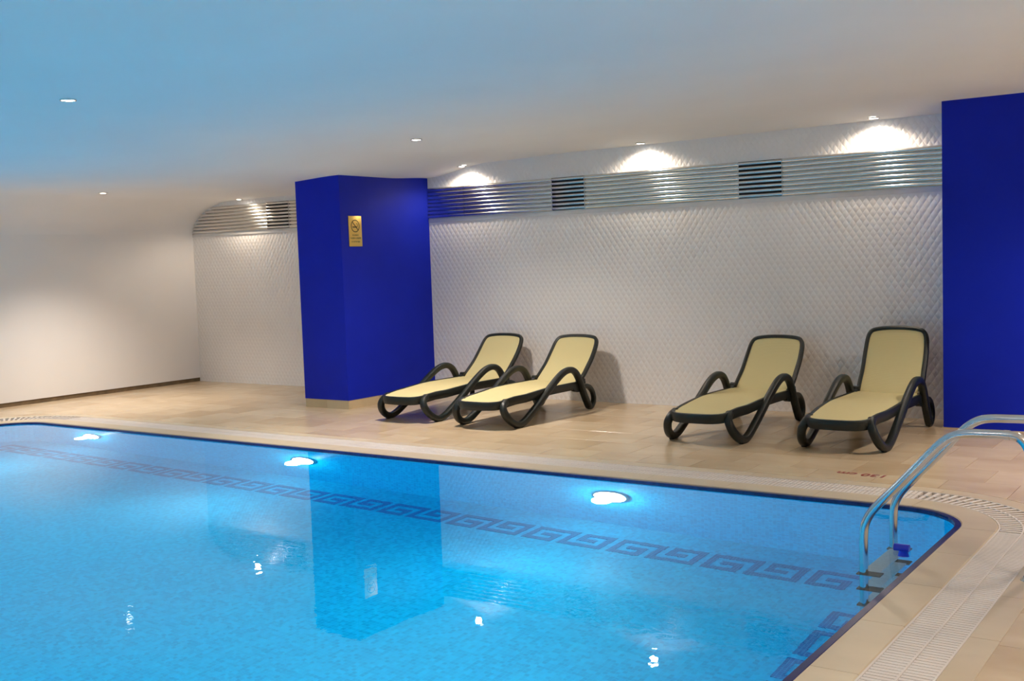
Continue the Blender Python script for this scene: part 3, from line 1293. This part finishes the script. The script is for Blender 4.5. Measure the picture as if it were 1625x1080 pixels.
        wp = catmull([Vector((s_ * 0.322, a, b)) for a, b in [(1.235, 0.245), (1.30, 0.262), (1.385, 0.248), (1.455, 0.195), (1.488, 0.125),
                                                               (1.475, 0.062), (1.430, 0.030), (1.370, 0.032), (1.325, 0.085), (1.275, 0.165)]], 4, closed=True)
        bm_sweep(bm, wp, round_section(0.056, 0.052, 10, 2.6), side=(1, 0, 0), closed=True)
        bm_obj('rear_loop', bm, 'frame', t, smooth=True)
        # hinge bracket under the rail
        bm = bmesh.new()
        bp = [(1.09, 0.262), (1.12, 0.228), (1.17, 0.212), (1.26, 0.208), (1.325, 0.225), (1.345, 0.27), (1.34, 0.335), (1.30, 0.352), (1.25, 0.340), (1.20, 0.318), (1.10, 0.305)]
        f0 = [bm.verts.new((s_ * 0.268, a, b)) for a, b in bp]
        f1 = [bm.verts.new((s_ * 0.312, a, b)) for a, b in bp]
        bm.faces.new(f0)
        bm.faces.new(f1[::-1])
        for i in range(len(bp)):
            j = (i + 1) % len(bp)
            bm.faces.new((f0[i], f0[j], f1[j], f1[i]))
        hb = bm_obj('hinge_bracket', bm, 'frame', t)
        bm = bmesh.new()
        bm_cyl(bm, (s_ * 0.262, 1.275, 0.338), (s_ * 0.318, 1.275, 0.338), 0.026, n=18)
        bm_obj('hinge_knob', bm, 'frame', hb, smooth=True)
    return t


for (x0, y0, rz, ang, lab) in [(-7.411, 8.72, 0.010, 44, 'leftmost lounger, beside the plate column, partly behind the next one'),
                               (-6.383, 8.675, 0.010, 44, 'lounger second from the plate column, standing in front of its neighbour'),
                               (-4.070, 8.70, 0.006, 46, 'lounger with low reclined back, left one of the right-hand pair'),
                               (-2.895, 8.78, 0.004, 61, 'rightmost lounger with steeply raised back beside the right column')]:
    make_lounger('sun_lounger', (x0, y0, 0), rz, math.radians(ang), lab, 'sun loungers along the long wall')


# ------------------------------------------------------------------ pool ladder
def build_ladder():
    t = empty('pool_ladder', (-1.769, 5.93, 0))
    tag(t, 'polished steel pool ladder with two curved handrails', 'ladder')
    o = Vector((-1.769, 5.93, 0))
    for y in (5.66, 6.20):
        pts = [(-1.769, -1.00), (-1.769, -0.6), (-1.769, -0.25), (-1.769, 0.0), (-1.768, 0.12), (-1.760, 0.185), (-1.728, 0.252), (-1.672, 0.320), (-1.59, 0.408),
               (-1.51, 0.497), (-1.418, 0.600), (-1.358, 0.657), (-1.305, 0.686), (-1.25, 0.697), (-1.18, 0.70), (-1.06, 0.70), (-1.008, 0.682), (-0.975, 0.63),
               (-0.965, 0.55), (-0.965, 0.3), (-0.965, 0.0)]
        path = catmull([Vector((a, y, b)) - o for a, b in pts], 6)
        bm = bmesh.new()
        bm_sweep(bm, path, round_section(0.046, 0.046, 14, 2.0), side=(0, 1, 0))
        h = bm_obj('handrail', bm, 'steel', t, smooth=True)
        bm = bmesh.new()
        bm_cyl(bm, Vector((-0.965, y, 0.0005)) - o, Vector((-0.965, y, 0.018)) - o, 0.05, 0.034, n=24)
        bm_obj('floor_flange', bm, 'steel', h, smooth=True)
        bm = bmesh.new()
        bm_cyl(bm, Vector((-1.085, y, 0.7005)) - o, Vector((-1.06, y, 0.7)) - o, 0.0255, n=20)
        bm_obj('joint_sleeve', bm, 'steel', h, smooth=True)
    for z in (-0.19, -0.44, -0.69):
        bm = bmesh.new()
        bm_box(bm, Vector((-1.782, 5.69, z - 0.012)) - o, Vector((-1.690, 6.17, z + 0.012)) - o, 0.006)
        st = bm_obj('tread', bm, 'step', t, smooth=True)
        for y in (5.66, 6.20):
            bm = bmesh.new()
            bm_box(bm, Vector((-1.80, y - 0.036, z - 0.018)) - o, Vector((-1.675, y + 0.036, z + 0.006)) - o, 0.005)
            bm_obj('tread_clamp', bm, 'rubber', st, smooth=True)


build_ladder()


def build_float():
    t = empty('pool_float', (-1.668, 6.0, WATER))
    tag(t, 'small blue plastic float on the water behind the ladder', 'float')
    bm = bmesh.new()
    bm_cyl(bm, (-0.040, 0.0, 0.012), (0.040, 0.0, 0.012), 0.022, n=18)
    bmesh.ops.bevel(bm, geom=[e for e in bm.edges if len(e.link_faces) == 2 and e.calc_face_angle(0) > 1.2], offset=0.005, segments=2, affect='EDGES')
    bm_obj('cap', bm, 'blue_plastic', t, smooth=True)
    bm = bmesh.new()
    bm_cyl(bm, (0.008, 0.0, -0.11), (0.008, 0.0, 0.0), 0.030, 0.022, n=18)
    bm_obj('stem', bm, 'blue_plastic', t, smooth=True)


build_float()


# ------------------------------------------------------------------ brass plate on the column
def build_plaque():
    # local: y along the wall (world Y), z up, x out of the column face
    t = empty('brass_sign', (-8.66, 9.311, 1.845))
    tag(t, 'brass notice plate with a circular symbol on the blue column', 'sign')
    bm = bmesh.new()
    bm_box(bm, (0.0005, -0.108, 0.0), (0.006, 0.108, 0.346), 0.002)
    bm_obj('plate', bm, 'gold', t, smooth=True)
    X = 0.0066

    def quad(name, pts, parent, mat='plaque_print'):
        n = len(pts)
        V = [(X, a, b) for a, b in pts] + [(0.0058, a, b) for a, b in pts]
        F = [tuple(range(n))] + [(i, i + n, (i + 1) % n + n, (i + 1) % n) for i in range(n)]
        return mesh_obj(name, V, F, mat, parent)
    # prohibition ring with slash and a cigarette
    cz, R0, R1 = 0.232, 0.062, 0.071
    V, F = [], []
    for i in range(40):
        a = 2 * PI * i / 40
        for r in (R0, R1):
            V.append((X, r * math.cos(a), cz + r * math.sin(a)))
            V.append((0.0058, r * math.cos(a), cz + r * math.sin(a)))
    for i in range(40):
        j = (i + 1) % 40
        F += [(4 * i, 4 * i + 2, 4 * j + 2, 4 * j), (4 * i + 2, 4 * i + 3, 4 * j + 3, 4 * j + 2), (4 * i + 1, 4 * i, 4 * j, 4 * j + 1)]
    ring = mesh_obj('symbol_ring', V, F, 'plaque_print', t)

    def bar(a, b, w, name):
        a, b = Vector(a), Vector(b)
        d = (b - a).normalized()
        n = Vector((-d.y, d.x)) * (w / 2)
        return quad(name, [tuple(a + n), tuple(a - n), tuple(b - n), tuple(b + n)], ring)
    bar((-0.046, cz + 0.046), (0.046, cz - 0.046), 0.010, 'symbol_slash')
    bar((-0.045, cz - 0.012), (0.030, cz - 0.012), 0.012, 'symbol_cigarette')
    bar((0.036, cz - 0.008), (0.036, cz + 0.020), 0.006, 'symbol_smoke')
    bar((0.036, cz + 0.020), (0.022, cz + 0.034), 0.006, 'symbol_smoke')
    # three rows of engraved lettering, too worn and small to read: short strokes
    rnd = random.Random(3)
    for (zc, half, hgt) in [(0.128, 0.050, 0.018), (0.094, 0.084, 0.020), (0.054, 0.070, 0.016)]:
        V, F = [], []
        y = -half
        while y < half - 0.004:
            w = rnd.uniform(0.007, 0.012)
            strokes = [(y, y + 0.003, zc - hgt / 2, zc + hgt / 2), (y, y + w, zc + rnd.choice([-1, 0, 1]) * hgt * 0.38, None)]
            if rnd.random() < 0.6:
                strokes.append((y + w - 0.003, y + w, zc - hgt / 2, zc + hgt / 2))
            for (a, b, c, d) in strokes:
                if d is None:
                    c, d = c - 0.0017, c + 0.0017
                k = len(V)
                V += [(X, a, c), (X, b, c), (X, b, d), (X, a, d)]
                F.append((k, k + 1, k + 2, k + 3))
            y += w + 0.0045
        mesh_obj('lettering', V, F, 'plaque_print', t)


build_plaque()


# ------------------------------------------------------------------ painted depth marking
def build_marking():
    cu = bpy.data.curves.new('depth_text', 'FONT')
    cu.body = '130 cm'
    cu.size = 0.125
    cu.align_x = 'CENTER'
    cu.align_y = 'CENTER'
    cu.extrude = 0.0006
    cu.offset = 0.003
    tmp = bpy.data.objects.new('tmp_text', cu)
    COL.objects.link(tmp)
    bpy.context.view_layer.update()
    dg = bpy.context.evaluated_depsgraph_get()
    me = bpy.data.meshes.new_from_object(tmp.evaluated_get(dg))
    bpy.data.objects.remove(tmp)
    me.materials.clear()
    me.materials.append(MAT['red_print'])
    o = bpy.data.objects.new('depth_marking', me)
    COL.objects.link(o)
    o.location = (-2.455, 7.83, 0.0007)
    o.rotation_euler = (0, 0, PI - 0.04)
    tag(o, 'red 130 cm depth lettering painted on the deck', 'lettering')


build_marking()
